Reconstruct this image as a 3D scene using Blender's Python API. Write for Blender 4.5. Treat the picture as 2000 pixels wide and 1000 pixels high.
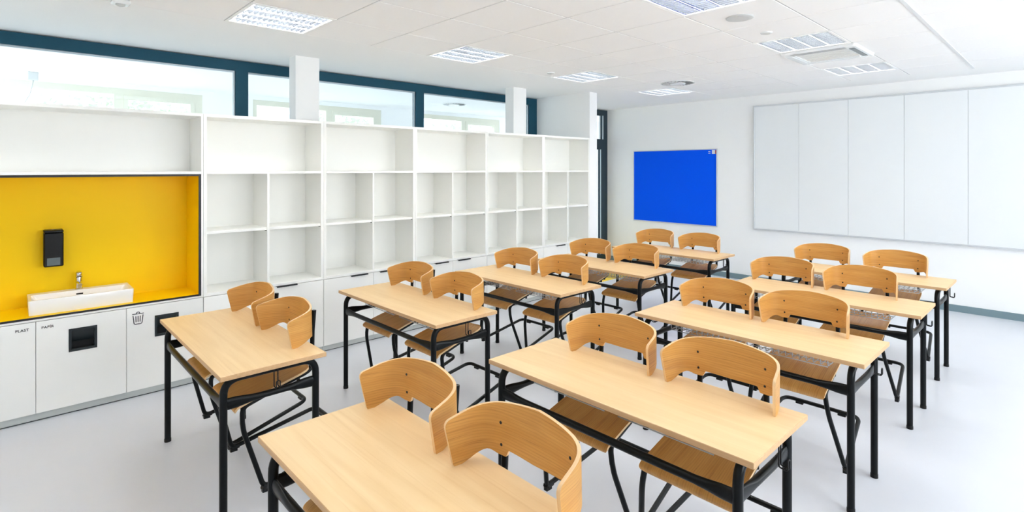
import bpy, math, random
from mathutils import Vector
random.seed(7)
for o in list(bpy.data.objects): bpy.data.objects.remove(o)
SC = bpy.context.scene
COL = SC.collection
R = math.radians

# ------------------------------------------------------------------ camera
CAM_H = 1.6975
cam = bpy.data.cameras.new('camera')
cam.sensor_width = 36.0
cam.lens = 1047.926 / 2000 * 36.0
cam.shift_y = -(500 - 330.12) / 2000
cam.clip_start = 0.05
camo = bpy.data.objects.new('camera', cam)
camo.location = (0, 0, CAM_H)
camo.rotation_euler = (R(90), 0, R(46.5991))
COL.objects.link(camo)
SC.camera = camo

# ------------------------------------------------------------------ light
SKY = 0.95
LAMP = 15.0
DAY = 12.5
SC.view_settings.view_transform = 'Standard'
SC.view_settings.look = 'None'
SC.view_settings.gamma = 1.0
SC.view_settings.use_curve_mapping = False
SC.view_settings.exposure = 2.13
SC.cycles.max_bounces = 12
SC.cycles.diffuse_bounces = 7
SC.cycles.transparent_max_bounces = 12
w = bpy.data.worlds.new('sky'); SC.world = w; w.use_nodes = True
bg = w.node_tree.nodes['Background']
bg.inputs[0].default_value = (0.86, 0.93, 1.0, 1)
bg.inputs[1].default_value = SKY
XR, YB, YF, ZC = 2.4, -1.9, 8.238, 2.80      # right wall, back wall, far wall, ceiling
RIGHT_WINDOWS = [(1.0, 3.4), (4.4, 6.8)]
for (a, b) in RIGHT_WINDOWS:                    # daylight through the right-hand windows
    l = bpy.data.lights.new('window_daylight', 'AREA')
    l.shape = 'RECTANGLE'; l.size = b - a - .1; l.size_y = 1.55
    l.energy = DAY; l.color = (0.93, 0.97, 1.0)
    lo = bpy.data.objects.new('window_daylight', l)
    lo.location = (XR + .12, (a + b) / 2, 1.75)
    lo.rotation_euler = (R(90), 0, R(90))
    COL.objects.link(lo)

# ------------------------------------------------------------------ materials
def lin(c):
    return tuple(((v / 255) / 12.92 if v / 255 <= .04045 else ((v / 255 + .055) / 1.055) ** 2.4) for v in c) + (1,)
MATS = {}
def mat(name, col, rough=.5, metal=0, var=.03, scale=6, bump=0, bscale=200, spec=.5, emit=0):
    m = bpy.data.materials.new(name); m.use_nodes = True
    nt = m.node_tree; b = nt.nodes['Principled BSDF']
    tc = nt.nodes.new('ShaderNodeTexCoord')
    n = nt.nodes.new('ShaderNodeTexNoise'); n.inputs['Scale'].default_value = scale; n.inputs['Detail'].default_value = 3
    nt.links.new(tc.outputs['Object'], n.inputs['Vector'])
    mx = nt.nodes.new('ShaderNodeMix'); mx.data_type = 'RGBA'
    c = lin(col)
    mx.inputs[6].default_value = tuple(v * (1 - var) for v in c[:3]) + (1,)
    mx.inputs[7].default_value = tuple(min(1, v * (1 + var)) for v in c[:3]) + (1,)
    nt.links.new(n.outputs['Fac'], mx.inputs[0])
    nt.links.new(mx.outputs[2], b.inputs['Base Color'])
    b.inputs['Roughness'].default_value = rough
    b.inputs['Metallic'].default_value = metal
    b.inputs['Specular IOR Level'].default_value = spec
    if emit:
        b.inputs['Emission Color'].default_value = c
        b.inputs['Emission Strength'].default_value = emit
    if bump:
        n2 = nt.nodes.new('ShaderNodeTexNoise'); n2.inputs['Scale'].default_value = bscale
        nt.links.new(tc.outputs['Object'], n2.inputs['Vector'])
        bp = nt.nodes.new('ShaderNodeBump'); bp.inputs['Strength'].default_value = bump; bp.inputs['Distance'].default_value = .001
        nt.links.new(n2.outputs['Fac'], bp.inputs['Height']); nt.links.new(bp.outputs['Normal'], b.inputs['Normal'])
    MATS[name] = m
    return m
def wood(name, dark, light, line, coord, scl, rough=.4, ring=0.0):
    """grain stretched along the first axis of the coordinate"""
    m = bpy.data.materials.new(name); m.use_nodes = True
    nt = m.node_tree; b = nt.nodes['Principled BSDF']; L = nt.links.new
    tc = nt.nodes.new('ShaderNodeTexCoord'); oi = nt.nodes.new('ShaderNodeObjectInfo')
    mp = nt.nodes.new('ShaderNodeMapping'); mp.inputs['Scale'].default_value = scl
    L(tc.outputs[coord], mp.inputs['Vector'])
    mul = nt.nodes.new('ShaderNodeMath'); mul.operation = 'MULTIPLY'; mul.inputs[1].default_value = 37.0
    L(oi.outputs['Random'], mul.inputs[0])
    add = nt.nodes.new('ShaderNodeVectorMath'); add.operation = 'ADD'
    L(mp.outputs[0], add.inputs[0]); L(mul.outputs[0], add.inputs[1])
    n1 = nt.nodes.new('ShaderNodeTexNoise'); n1.inputs['Scale'].default_value = 1; n1.inputs['Detail'].default_value = 5; n1.inputs['Distortion'].default_value = .6
    L(add.outputs[0], n1.inputs['Vector'])
    sc = nt.nodes.new('ShaderNodeVectorMath'); sc.operation = 'MULTIPLY'; sc.inputs[1].default_value = (1.3, 5.5, 5.5)
    L(add.outputs[0], sc.inputs[0])
    n2 = nt.nodes.new('ShaderNodeTexNoise'); n2.inputs['Scale'].default_value = 1; n2.inputs['Detail'].default_value = 3
    L(sc.outputs[0], n2.inputs['Vector'])
    rp = nt.nodes.new('ShaderNodeValToRGB')
    rp.color_ramp.elements[0].position = .3; rp.color_ramp.elements[0].color = lin(dark)
    rp.color_ramp.elements[1].position = .7; rp.color_ramp.elements[1].color = lin(light)
    L(n1.outputs['Fac'], rp.inputs[0])
    r2 = nt.nodes.new('ShaderNodeValToRGB')
    r2.color_ramp.elements[0].position = .30; r2.color_ramp.elements[0].color = (1, 1, 1, 1)
    r2.color_ramp.elements[1].position = .44; r2.color_ramp.elements[1].color = (0, 0, 0, 1)
    L(n2.outputs['Fac'], r2.inputs[0])
    last = rp.outputs[0]
    def over(fac_out, amount, last):
        mm = nt.nodes.new('ShaderNodeMath'); mm.operation = 'MULTIPLY'; mm.inputs[1].default_value = amount
        L(fac_out, mm.inputs[0])
        mx = nt.nodes.new('ShaderNodeMix'); mx.data_type = 'RGBA'
        L(mm.outputs[0], mx.inputs[0]); L(last, mx.inputs[6]); mx.inputs[7].default_value = lin(line)
        return mx.outputs[2]
    last = over(r2.outputs[0], .55 if ring else .35, last)
    if ring:
        # cathedral figure: warped bands
        wv = nt.nodes.new('ShaderNodeTexWave'); wv.wave_type = 'BANDS'; wv.bands_direction = 'Y'
        wv.inputs['Scale'].default_value = 1.1; wv.inputs['Distortion'].default_value = 7.0
        wv.inputs['Detail'].default_value = 2; wv.inputs['Detail Scale'].default_value = .35
        L(add.outputs[0], wv.inputs['Vector'])
        r3 = nt.nodes.new('ShaderNodeValToRGB')
        r3.color_ramp.elements[0].position = .62; r3.color_ramp.elements[0].color = (0, 0, 0, 1)
        r3.color_ramp.elements[1].position = .95; r3.color_ramp.elements[1].color = (1, 1, 1, 1)
        L(wv.outputs['Fac'], r3.inputs[0])
        last = over(r3.outputs[0], ring, last)
    L(last, b.inputs['Base Color'])
    b.inputs['Roughness'].default_value = rough
    MATS[name] = m
    return m
mat('paint', (249, 249, 248), .7, bump=.1, var=.008)
mat('ceiling_board', (250, 250, 249), .8, var=.008)
mat('ceiling_tile', (250, 249, 248), .85, var=.012, scale=30, bump=.25, bscale=500)
mat('t_bar', (178, 178, 178), .5)
mat('t_bar_wide', (226, 227, 228), .6)
mat('intake', (232, 232, 230), .6)
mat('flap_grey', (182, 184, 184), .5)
mat('joint', (150, 150, 152), .8)
mat('floor', (214, 217, 224), .33, var=.035, scale=2.2, bump=.05, bscale=60, spec=.4)
mat('yellow_floor', (250, 214, 40), .4)
mat('skirting', (120, 142, 150), .5)
mat('laminate', (249, 249, 245), .38, var=.008)
mat('laminate_edge', (248, 248, 246), .35, var=.008)
mat('plinth', (205, 210, 207), .45)
mat('gap', (70, 74, 76), .8)
mat('yellow', (252, 210, 0), .45, var=.015, spec=.2)
mat('edging', (24, 24, 30), .45)
mat('black_plastic', (7, 8, 10), .4, spec=.3)
mat('hatch', (26, 36, 40), .35)
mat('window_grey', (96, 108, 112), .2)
mat('lettering', (40, 40, 44), .6)
mat('ceramic', (248, 248, 247), .12, var=.004)
mat('chrome', (215, 216, 218), .12, metal=1, var=.01)
mat('aluminium', (214, 217, 220), .38, metal=.35, var=.01)
mat('teal_frame', (22, 74, 94), .5, var=.06, scale=40, spec=.25)
mat('dark_frame', (30, 52, 66), .45, var=.05, scale=40)
mat('steel_strip', (190, 200, 206), .3, metal=.6)
mat('blue_felt', (0, 90, 248), .95, var=.05, scale=60, bump=.5, bscale=900, spec=.15)
mat('enamel', (237, 240, 241), .22, var=.006)
mat('metal', (4, 8, 10), .30, var=.08, scale=20, spec=.22)
mat('wire', (196, 200, 204), .28, metal=.8)
mat('screw', (22, 20, 20), .5)
mat('louvre', (206, 210, 216), .22, metal=.94, var=.01)
mat('slot', (28, 30, 32), .7)
mat('grille_grey', (206, 207, 206), .6)
mat('cream_frame', (226, 223, 206), .5)
mat('tube_lamp', (255, 252, 246), .4, emit=LAMP)
mat('sticker', (225, 228, 236), .5)
mat('sticker_red', (190, 60, 80), .5)
mat('leaf', (206, 214, 196), .7, var=.12, scale=2)
mat('bark', (120, 104, 88), .9, var=.2)
mat('bounce_ground', (214, 214, 206), .9, var=.06)  # unseen ground, lightened to throw daylight up onto the ceiling
wood('beech', (234, 200, 148), (243, 213, 165), (224, 186, 134), 'Object', (1.6, 22, 22), .42)
wood('beech_edge', (205, 164, 118), (218, 178, 132), (190, 148, 104), 'Object', (2, 60, 60), .5)
wood('oak', (203, 147, 73), (217, 164, 90), (164, 108, 48), 'UV', (3.2, 30, 1), .40, ring=.22)
wood('ply_edge', (232, 192, 140), (242, 208, 162), (214, 170, 116), 'UV', (4, 90, 1), .5)
g = bpy.data.materials.new('glass'); g.use_nodes = True
nt = g.node_tree; nt.nodes.clear()
out = nt.nodes.new('ShaderNodeOutputMaterial'); tr = nt.nodes.new('ShaderNodeBsdfTransparent'); gl = nt.nodes.new('ShaderNodeBsdfGlossy')
gl.inputs['Roughness'].default_value = .01; tr.inputs[0].default_value = (.95, .975, .98, 1)
fr = nt.nodes.new('ShaderNodeFresnel'); ge = nt.nodes.new('ShaderNodeNewGeometry'); mr = nt.nodes.new('ShaderNodeMapRange'); mr.inputs['To Min'].default_value = 1.45; mr.inputs['To Max'].default_value = 1 / 1.45
nt.links.new(ge.outputs['Backfacing'], mr.inputs['Value']); nt.links.new(mr.outputs[0], fr.inputs[0]); ms = nt.nodes.new('ShaderNodeMixShader')
nt.links.new(fr.outputs[0], ms.inputs[0]); nt.links.new(tr.outputs[0], ms.inputs[1]); nt.links.new(gl.outputs[0], ms.inputs[2]); nt.links.new(ms.outputs[0], out.inputs[0])
MATS['glass'] = g

# ------------------------------------------------------------------ mesh helpers
class MB:
    def __init__(self): self.v = []; self.f = []; self.m = []; self.uv = {}
    def add(self, vs, fs, mi=0, uvs=None):
        b = len(self.v); self.v += [tuple(p) for p in vs]
        if uvs:
            for i, u in enumerate(uvs): self.uv[b + i] = u
        self.f += [tuple(b + i for i in q) for q in fs]; self.m += [mi] * len(fs)
        return self
    def box(self, x0, x1, y0, y1, z0, z1, mi=0):
        return self.add([(x0,y0,z0),(x1,y0,z0),(x1,y1,z0),(x0,y1,z0),(x0,y0,z1),(x1,y0,z1),(x1,y1,z1),(x0,y1,z1)],
                 [(0,3,2,1),(4,5,6,7),(0,1,5,4),(1,2,6,5),(2,3,7,6),(3,0,4,7)], mi)
    def bbox(self, x0, x1, y0, y1, z0, z1, b=.002, mi=0):
        """box with chamfered edges"""
        vs = []; idx = {}
        for sx in (0, 1):
            for sy in (0, 1):
                for sz in (0, 1):
                    X, Y, Z = (x0, x1)[sx], (y0, y1)[sy], (z0, z1)[sz]
                    dx, dy, dz = (b, -b)[sx], (b, -b)[sy], (b, -b)[sz]
                    for k, p in enumerate([(X, Y+dy, Z+dz), (X+dx, Y, Z+dz), (X+dx, Y+dy, Z)]):
                        idx[sx, sy, sz, k] = len(vs); vs.append(p)
        I = lambda a, b_, c, k: idx[a, b_, c, k]
        fs = []
        for s_, fl in ((0, 1), (1, 0)):
            for k in range(3):
                def c(p, q):
                    t = [0, 0, 0]; t[k] = s_; t[(k+1) % 3] = p; t[(k+2) % 3] = q; return idx[tuple(t) + (k,)]
                q = [c(0,0), c(1,0), c(1,1), c(0,1)]
                fs.append(tuple(q if s_ else q[::-1]))
        for k in range(3):
            a, b2 = (k+1) % 3, (k+2) % 3
            for p in (0, 1):
                for q in (0, 1):
                    def e(end, fk):
                        t = [0, 0, 0]; t[k] = end; t[a] = p; t[b2] = q; return idx[tuple(t) + (fk,)]
                    q4 = [e(0, a), e(1, a), e(1, b2), e(0, b2)]
                    fs.append(tuple(q4 if p != q else q4[::-1]))
        for sx in (0, 1):
            for sy in (0, 1):
                for sz in (0, 1):
                    t = [idx[sx, sy, sz, k] for k in range(3)]
                    fs.append(tuple(t if (sx + sy + sz) % 2 else t[::-1]))
        return self.add(vs, fs, mi)
    def tube(self, path, r, n=10, mi=0, cap=True, radii=None, flat=None):
        """sweep; radii: per-point radius; flat: per-point (side, up) half-sizes"""
        P = [Vector(p) for p in path]; N = len(P)
        T = [(P[min(i+1, N-1)] - P[max(i-1, 0)]).normalized() for i in range(N)]
        up = Vector((0, 0, 1)) if abs(T[0].z) < .9 else Vector((0, 1, 0))
        vs = []
        for i in range(N):
            s = T[i].cross(up)
            if s.length < 1e-4: s = T[i].orthogonal()
            s.normalize(); u = s.cross(T[i]).normalized(); up = u
            a, b = (flat[i] if flat else ((radii[i] if radii else r),) * 2)
            for k in range(n):
                t = 2 * math.pi * k / n
                vs.append(P[i] + s * (math.cos(t) * a) + u * (math.sin(t) * b))
        fs = [(i*n+k, i*n+(k+1) % n, (i+1)*n+(k+1) % n, (i+1)*n+k) for i in range(N-1) for k in range(n)]
        fs = [q[::-1] for q in fs]
        if cap: fs += [tuple(range(n)), tuple((N-1)*n + k for k in range(n-1, -1, -1))]
        return self.add(vs, fs, mi)
    def lathe(self, c, prof, n=24, axis='z', mi=0):
        """profile [(r, h)] about an axis through c"""
        vs = []
        for r, h in prof:
            for k in range(n):
                t = 2*math.pi*k/n; a, b = r*math.cos(t), r*math.sin(t)
                vs.append({'z': (c[0]+a, c[1]+b, c[2]+h), 'x': (c[0]+h, c[1]+a, c[2]+b), 'y': (c[0]+b, c[1]+h, c[2]+a)}[axis])
        N = len(prof)
        fs = [(i*n+k, i*n+(k+1) % n, (i+1)*n+(k+1) % n, (i+1)*n+k) for i in range(N-1) for k in range(n)]
        fs += [tuple(range(n-1, -1, -1)), tuple((N-1)*n+k for k in range(n))]
        return self.add(vs, fs, mi)
def as_list(x): return x if isinstance(x, (list, tuple)) else [x]
ORG = {}
def mesh(mb, name, mats, org=(0, 0, 0), smooth=False):
    me = bpy.data.meshes.new(name)
    me.from_pydata([(p[0]-org[0], p[1]-org[1], p[2]-org[2]) for p in mb.v], [], mb.f)
    for m_ in as_list(mats): me.materials.append(MATS[m_])
    for i, p in enumerate(me.polygons):
        p.material_index = mb.m[i]; p.use_smooth = bool(smooth)
    if mb.uv:
        uv = me.uv_layers.new(name='grain')
        for lp in me.loops:
            uv.data[lp.index].uv = mb.uv.get(lp.vertex_index, (0, 0))
    if smooth and smooth is not True:
        me.set_sharp_from_angle(angle=R(smooth))
    me.update()
    return me
def tag(o, label=None, cat=None, group=None, kind=None):
    if label: o['label'] = label
    if cat: o['category'] = cat
    if group: o['group'] = group
    if kind: o['kind'] = kind
    return o
def thing(name, loc, label, cat, group=None, kind=None):
    o = bpy.data.objects.new(name, None); o.empty_display_size = .1
    o.location = loc; COL.objects.link(o); ORG[o] = tuple(loc)
    return tag(o, label, cat, group, kind)
def part(mb, name, mats, parent, smooth=False, label=None):
    org = ORG[parent]
    o = bpy.data.objects.new(name, mesh(mb, name, mats, org, smooth)); COL.objects.link(o)
    o.parent = parent; ORG[o] = org
    if label: o['label'] = label
    return o
def solo(mb, name, mats, loc=(0, 0, 0), smooth=False, **k):
    o = bpy.data.objects.new(name, mesh(mb, name, mats, loc, smooth)); o.location = loc
    COL.objects.link(o); ORG[o] = tuple(loc)
    return tag(o, **k)
def copy_tree(o, parent=None):
    c = o.copy(); COL.objects.link(c); c.parent = parent
    for ch in o.children: copy_tree(ch, c)
    return c
def fillet(pts, rad, n=6):
    P = [Vector(p) for p in pts]; out = [P[0]]
    rad = rad if isinstance(rad, (list, tuple)) else [rad] * (len(P) - 2)
    for i in range(1, len(P)-1):
        a = (P[i-1] - P[i]); b = (P[i+1] - P[i]); la, lb = a.length, b.length; a.normalize(); b.normalize()
        ang = a.angle(b); d = min(rad[i-1] / math.tan(ang/2) if ang < 3.13 else 0, la*.49, lb*.49)
        p0 = P[i] + a*d; p1 = P[i] + b*d
        for k in range(n+1):
            t = k/n
            q = p0*(1-t)**2 + P[i]*2*t*(1-t) + p1*t*t
            out.append(q)
    out.append(P[-1])
    return out
def txt(s, size, name, parent, y, x, z, matn, spacing=1.0):
    """lettering lying on a plane x = const, reading along +y"""
    c = bpy.data.curves.new('letters', 'FONT'); c.body = s; c.size = size; c.extrude = .0004; c.offset = .0004; c.space_character = spacing
    t = bpy.data.objects.new('letters', c); COL.objects.link(t)
    dg = bpy.context.evaluated_depsgraph_get(); dg.update()
    me = bpy.data.meshes.new_from_object(t.evaluated_get(dg))
    bpy.data.objects.remove(t)
    me.name = name
    org = ORG[parent]
    for v in me.vertices:
        a, b, d = v.co
        v.co = (x + d - org[0], y + a - org[1], z + b - org[2])
    me.materials.clear(); me.materials.append(MATS[matn])
    o = bpy.data.objects.new(name, me); COL.objects.link(o); o.parent = parent; ORG[o] = org
    return o

# ------------------------------------------------------------------ the room shell
S = 'structure'
XW = -5.85                       # inner face of the clerestory frames
XC = -8.5                        # outer wall of the corridor beyond
solo(MB().box(-4.93, XR+.25, YB-.2, YF+.2, -.1, 0).box(-6.1, -4.93, YB-.2, 6.235, -.1, 0), 'floor', 'floor', kind=S, label='pale grey lavender linoleum classroom floor')
solo(MB().box(-6.1, -4.93, 6.235, YF+.2, -.1, 0), 'floor_door_niche', 'yellow_floor', kind=S, label='yellow floor strip in the door niche beside the shelves')
solo(MB().box(XC-.2, -6.1, YB-.2, 10.2, -.1, 0), 'floor_corridor', 'floor', kind=S, label='floor of the corridor behind the glass')
solo(MB().box(-6.3, XR+.25, YF, YF+.2, 0, 3.1), 'wall_far', 'paint', kind=S, label='white far wall behind the blue pinboard and whiteboard')
solo(MB().box(-6.1, XR+.25, YB-.2, YB, 0, 3.1), 'wall_back', 'paint', kind=S, label='white back wall behind the camera')
mb = MB()
ys = [YB] + [v for a, b in RIGHT_WINDOWS for v in (a, b)] + [YF]
for i in range(0, len(ys), 2): mb.box(XR, XR+.25, ys[i], ys[i+1], 0, 3.1)
for a, b in RIGHT_WINDOWS: mb.box(XR, XR+.25, a, b, 0, .95).box(XR, XR+.25, a, b, 2.55, 3.1)
solo(mb, 'wall_right', 'paint', kind=S, label='white right wall with the outside windows')
for i, (a, b) in enumerate(RIGHT_WINDOWS):
    wn = thing('window_%d' % (i+2), (XR+.2, (a+b)/2, .95), 'white framed outside window in the right wall, ' + ['nearer the camera', 'nearer the whiteboard'][i], None, kind=S)
    X0, X1 = XR+.17, XR+.23
    fr_ = MB().box(X0, X1, a, b, .95, 1.01).box(X0, X1, a, b, 2.49, 2.55)
    for y in (a, (a+b)/2-.03, b-.06): fr_.box(X0, X1, y, y+.06, 1.01, 2.49)
    part(fr_, 'window_frame', 'cream_frame', wn)
    for y0, y1 in ((a+.06, (a+b)/2-.03), ((a+b)/2+.03, b-.06)):
        part(MB().box(XR+.195, XR+.205, y0, y1, 1.01, 2.49), 'window_pane', 'glass', wn)
# left wall: low solid wall behind the shelving, partition, columns
solo(MB().box(XW-.1, -5.215, YB, 6.07, 0, 2.1), 'wall_left', 'paint', kind=S, label='white low wall behind the shelving')
solo(MB().box(-6.15, -4.804, 6.07, 6.235, 0, ZC), 'wall_partition', 'paint', kind=S, label='short white partition closing the shelving at the door niche')
solo(MB().box(-5.38, -5.22, 2.05, 2.285, 2.1, ZC), 'wall_column', 'paint', kind=S, label='white column on the shelving, nearer the washbasin')
solo(MB().box(-5.38, -5.22, 4.964, 5.205, 2.1, ZC), 'wall_column', 'paint', kind=S, label='white column on the shelving, nearer the blue pinboard')
# clerestory window
Z0, Z1 = 2.1, 2.792
win = thing('window_1', (XW, 2.0, Z0), 'long clerestory window with dark teal frame above the shelving', None, kind=S)
part(MB().box(XW-.08, XW, YB, 6.07, 2.69, Z1), 'window_head', 'teal_frame', win)
part(MB().box(XW-.08, XW, YB, 6.07, Z0, Z0+.06), 'window_sill_rail', 'teal_frame', win)
for y0, y1 in ((-.45, -.33), (1.693, 1.814), (3.836, 3.958), (5.90, 6.07)):
    part(MB().box(XW-.08, XW, y0, y1, Z0+.06, 2.69), 'window_mullion', 'teal_frame', win)
gx = [(YB, -.45), (-.33, 1.693), (1.814, 3.836), (3.958, 5.90)]
for y0, y1 in gx:
    part(MB().box(XW-.045, XW-.037, y0, y1, Z0+.06, 2.69), 'window_pane', 'glass', win)
    bd = MB().box(XW-.037, XW-.02, y0, y1, 2.672, 2.69).box(XW-.037, XW-.02, y1-.018, y1, Z0+.06, 2.672)
    part(bd, 'glazing_bead', 'steel_strip', win)
# glazed door in the niche
dr = thing('door_1', (-6.1, 7.2, 0), 'dark framed glazed door in the niche beside the partition', None, kind=S)
dx0, dx1 = -6.16, -6.1
part(MB().box(dx0, dx1, 6.235, 6.33, 0, Z1).box(dx0, dx1, 8.10, YF, 0, Z1).box(dx0, dx1, 6.33, 8.10, 2.69, Z1), 'door_frame', 'dark_frame', dr)
part(MB().box(dx0, dx1, 6.33, 8.10, 2.06, 2.25), 'door_transom', 'dark_frame', dr)
part(MB().box(dx0, dx1+.004, 6.33, 6.42, .0, 2.06).box(dx0, dx1+.004, 8.03, 8.10, 0, 2.06).box(dx0, dx1+.004, 6.42, 8.03, 0, .12), 'door_leaf', 'dark_frame', dr)
part(MB().box(-6.135, -6.125, 6.33, 8.10, 2.25, 2.69), 'window_pane', 'glass', dr)
part(MB().box(-6.135, -6.125, 6.42, 8.03, .12, 2.06), 'door_pane', 'glass', dr)
part(MB().box(dx1, dx1+.012, 8.015, 8.03, .12, 2.06).box(dx1, dx1+.012, 8.085, 8.10, 2.25, 2.69), 'glazing_bead', 'steel_strip', dr)
# skirting on the far wall
solo(MB().box(-6.1, XR, YF-.012, YF, 0, .08), 'baseboard_far', 'skirting', kind=S, label='blue grey skirting along the far wall')
# ceiling: plasterboard border with a field of lay-in tiles
GX = [-4.365, -3.765, -3.165, -2.565, -1.965, -1.365, -.795]
GY0, PY = 1.186, .597
GY = [GY0 + PY*k for k in range(-3, 12)]
GYE = 7.70
GY[-1] = GYE
XE = XR
ceil = solo(MB().box(-6.2, GX[0], YB-.2, YF+.2, ZC, ZC+.3).box(GX[0], XR+.25, GYE, YF+.2, ZC, ZC+.3).box(GX[0], XR+.25, YB-.2, GY[0], ZC, ZC+.3)
     .box(GX[0], XR+.25, GY[0], GYE, ZC+.22, ZC+.3), 'ceiling', 'ceiling_board', kind=S, label='white suspended ceiling of square tiles with plain border')
LIGHT_CELLS = [(0, k) for k in (0, 3, 6, 9, 12)] + [(4, k) for k in (0, 3, 6, 9, 12)]
AC_CELL = (4, 10)
tile_cache = {}
cols = [(GX[i], GX[i+1]) for i in range(6)] + [(GX[6], .405), (.405, 1.605), (1.605, XE)]
for i, (x0, x1) in enumerate(cols):
    for k in range(len(GY)-1):
        if (i, k) in LIGHT_CELLS or (i, k) == AC_CELL: continue
        y0, y1 = GY[k], GY[k+1]
        key = (round(x1-x0, 3), round(y1-y0, 3))
        gp = .004
        if key not in tile_cache:
            W_, H_ = key
            tile_cache[key] = mesh(MB().bbox(gp, W_-gp, gp, H_-gp, 0, .015, .003), 'ceiling_tile', 'ceiling_tile')
        o = bpy.data.objects.new('ceiling_tile', tile_cache[key]); COL.objects.link(o)
        o.parent = ceil; o.location = (x0, y0, ZC-.001)
for j, x in enumerate(GX[:7]):
    wd = .012 if j == 6 else .0045
    part(MB().box(x-wd, x+wd, GY[0], GYE, ZC+(.002 if j < 6 else -.006), ZC+.02), 'ceiling_runner', 't_bar' if j < 6 else 't_bar_wide', ceil)
for y in GY[1:-1]:
    part(MB().box(GX[0], XE, y-.0045, y+.0045, ZC+.003, ZC+.02), 'ceiling_cross_runner', 't_bar', ceil)

# ------------------------------------------------------------------ corridor beyond the glass
solo(MB().box(XC, -6.2, YB, 10, ZC, ZC+.2), 'ceiling_corridor', 'ceiling_board', kind=S, label='white corridor ceiling behind the glass')
CW = [(-2.935, -.785), (-.12, 2.03), (2.70, 4.85), (5.52, 7.67)]
mb = MB(); ys = [YB-1.2] + [v for q in CW for v in q] + [10]
for i in range(0, len(ys), 2): mb.box(XC-.2, XC, ys[i], ys[i+1], 0, 2.9)
for a, b in CW: mb.box(XC-.2, XC, a, b, 0, .9).box(XC-.2, XC, a, b, 2.74, 2.9)
solo(mb, 'wall_corridor', 'paint', kind=S, label='white outer corridor wall with windows')
solo(MB().box(XC, -6.3, 10, 10.2, 0, 2.9), 'wall_corridor_end', 'paint', kind=S, label='white end wall of the corridor')
for i, (a, b) in enumerate(CW[1:]):
    wn = thing('window_%d' % (i+6), (XC, (a+b)/2, .9), ['cream framed corridor window behind the glass nearest the washbasin', 'cream framed corridor window behind the middle clerestory pane', 'cream framed corridor window behind the farthest clerestory pane'][i], None, kind=S)
    X0, X1 = XC-.08, XC-.01
    fm = MB().box(X0, X1, a, b, .9, .97).box(X0, X1, a, b, 2.66, 2.74)
    mid = a + 1.19
    for y0, y1 in ((a, a+.06), (mid-.05, mid+.05), (b-.1, b)): fm.box(X0, X1, y0, y1, .97, 2.66)
    part(fm, 'window_frame', 'cream_frame', wn)
    sf = MB().box(X0+.015, X1+.012, mid+.05, b-.1, 2.6, 2.66).box(X0+.015, X1+.012, mid+.05, mid+.1, .97, 2.6).box(X0+.015, X1+.012, b-.15, b-.1, .97, 2.6)
    part(sf, 'window_sash', 'cream_frame', wn)
    for y0, y1 in ((a+.06, mid-.05), (mid+.1, b-.15)):
        part(MB().box(XC-.05, XC-.042, y0, y1, .97, 2.62), 'window_pane', 'glass', wn)
t = thing('ceiling_sensor', (-8.2, .235, ZC), 'small white box with a hanging cable on the corridor ceiling', 'sensor')
part(MB().bbox(-8.25, -8.15, .19, .28, ZC-.09, ZC, .005), 'sensor_box', 'grille_grey', t)
part(MB().tube(fillet([(-8.2, .24, ZC-.09), (-8.2, .21, 2.55), (-8.2, .12, 2.35), (-8.2, .2, 2.1)], .1), .006, 6), 'cable', 'grille_grey', t, True)
# ground and trees outside
solo(MB().box(-60, XC-.2, -40, 60, -.4, -.12), 'ground_outside', 'bounce_ground', kind=S, label='ground outside the corridor windows, made pale to bounce light up')
TREES = [(-20, -3.5, 4.2, 'pale leafy tree outside the corridor window nearest the washbasin'), (-22, 3.2, 4.6, 'pale leafy tree outside, right of the tree nearest the washbasin'),
         (-20, 10.2, 4.2, 'pale leafy tree outside, behind the middle clerestory pane'), (-22, 17.5, 4.6, 'pale leafy tree outside, behind the farthest clerestory pane')]
for (x, y, h, lab) in TREES:
    t = thing('tree', (x, y, -.12), lab, 'tree', 'trees outside the corridor')
    part(MB().tube([(x, y, -.12), (x+.05, y, 1), (x, y+.1, 2.4), (x, y, h*.8)], .1, 8, radii=[.14, .11, .08, .03]), 'trunk', 'bark', t, True)
    mb = MB()
    for q in range(2600):
        a, b = random.uniform(0, 6.283), random.uniform(-1, 1); rr = random.uniform(.55, 1) * (1 + .2*math.sin(3*a) * b)
        cx_, cy_, cz_ = x + 2.4*rr*math.cos(a)*math.sqrt(1-b*b), y + 2.7*rr*math.sin(a)*math.sqrt(1-b*b), h*.62 + h*.4*rr*b
        u = Vector((random.gauss(0, 1), random.gauss(0, 1), random.gauss(0, 1))).normalized(); v = u.orthogonal().normalized()*.07; u = u*.12
        c = Vector((cx_, cy_, cz_)); mb.add([c-u, c+v, c+u, c-v], [(0, 1, 2, 3)])
    part(mb, 'crown', 'leaf', t)

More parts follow.
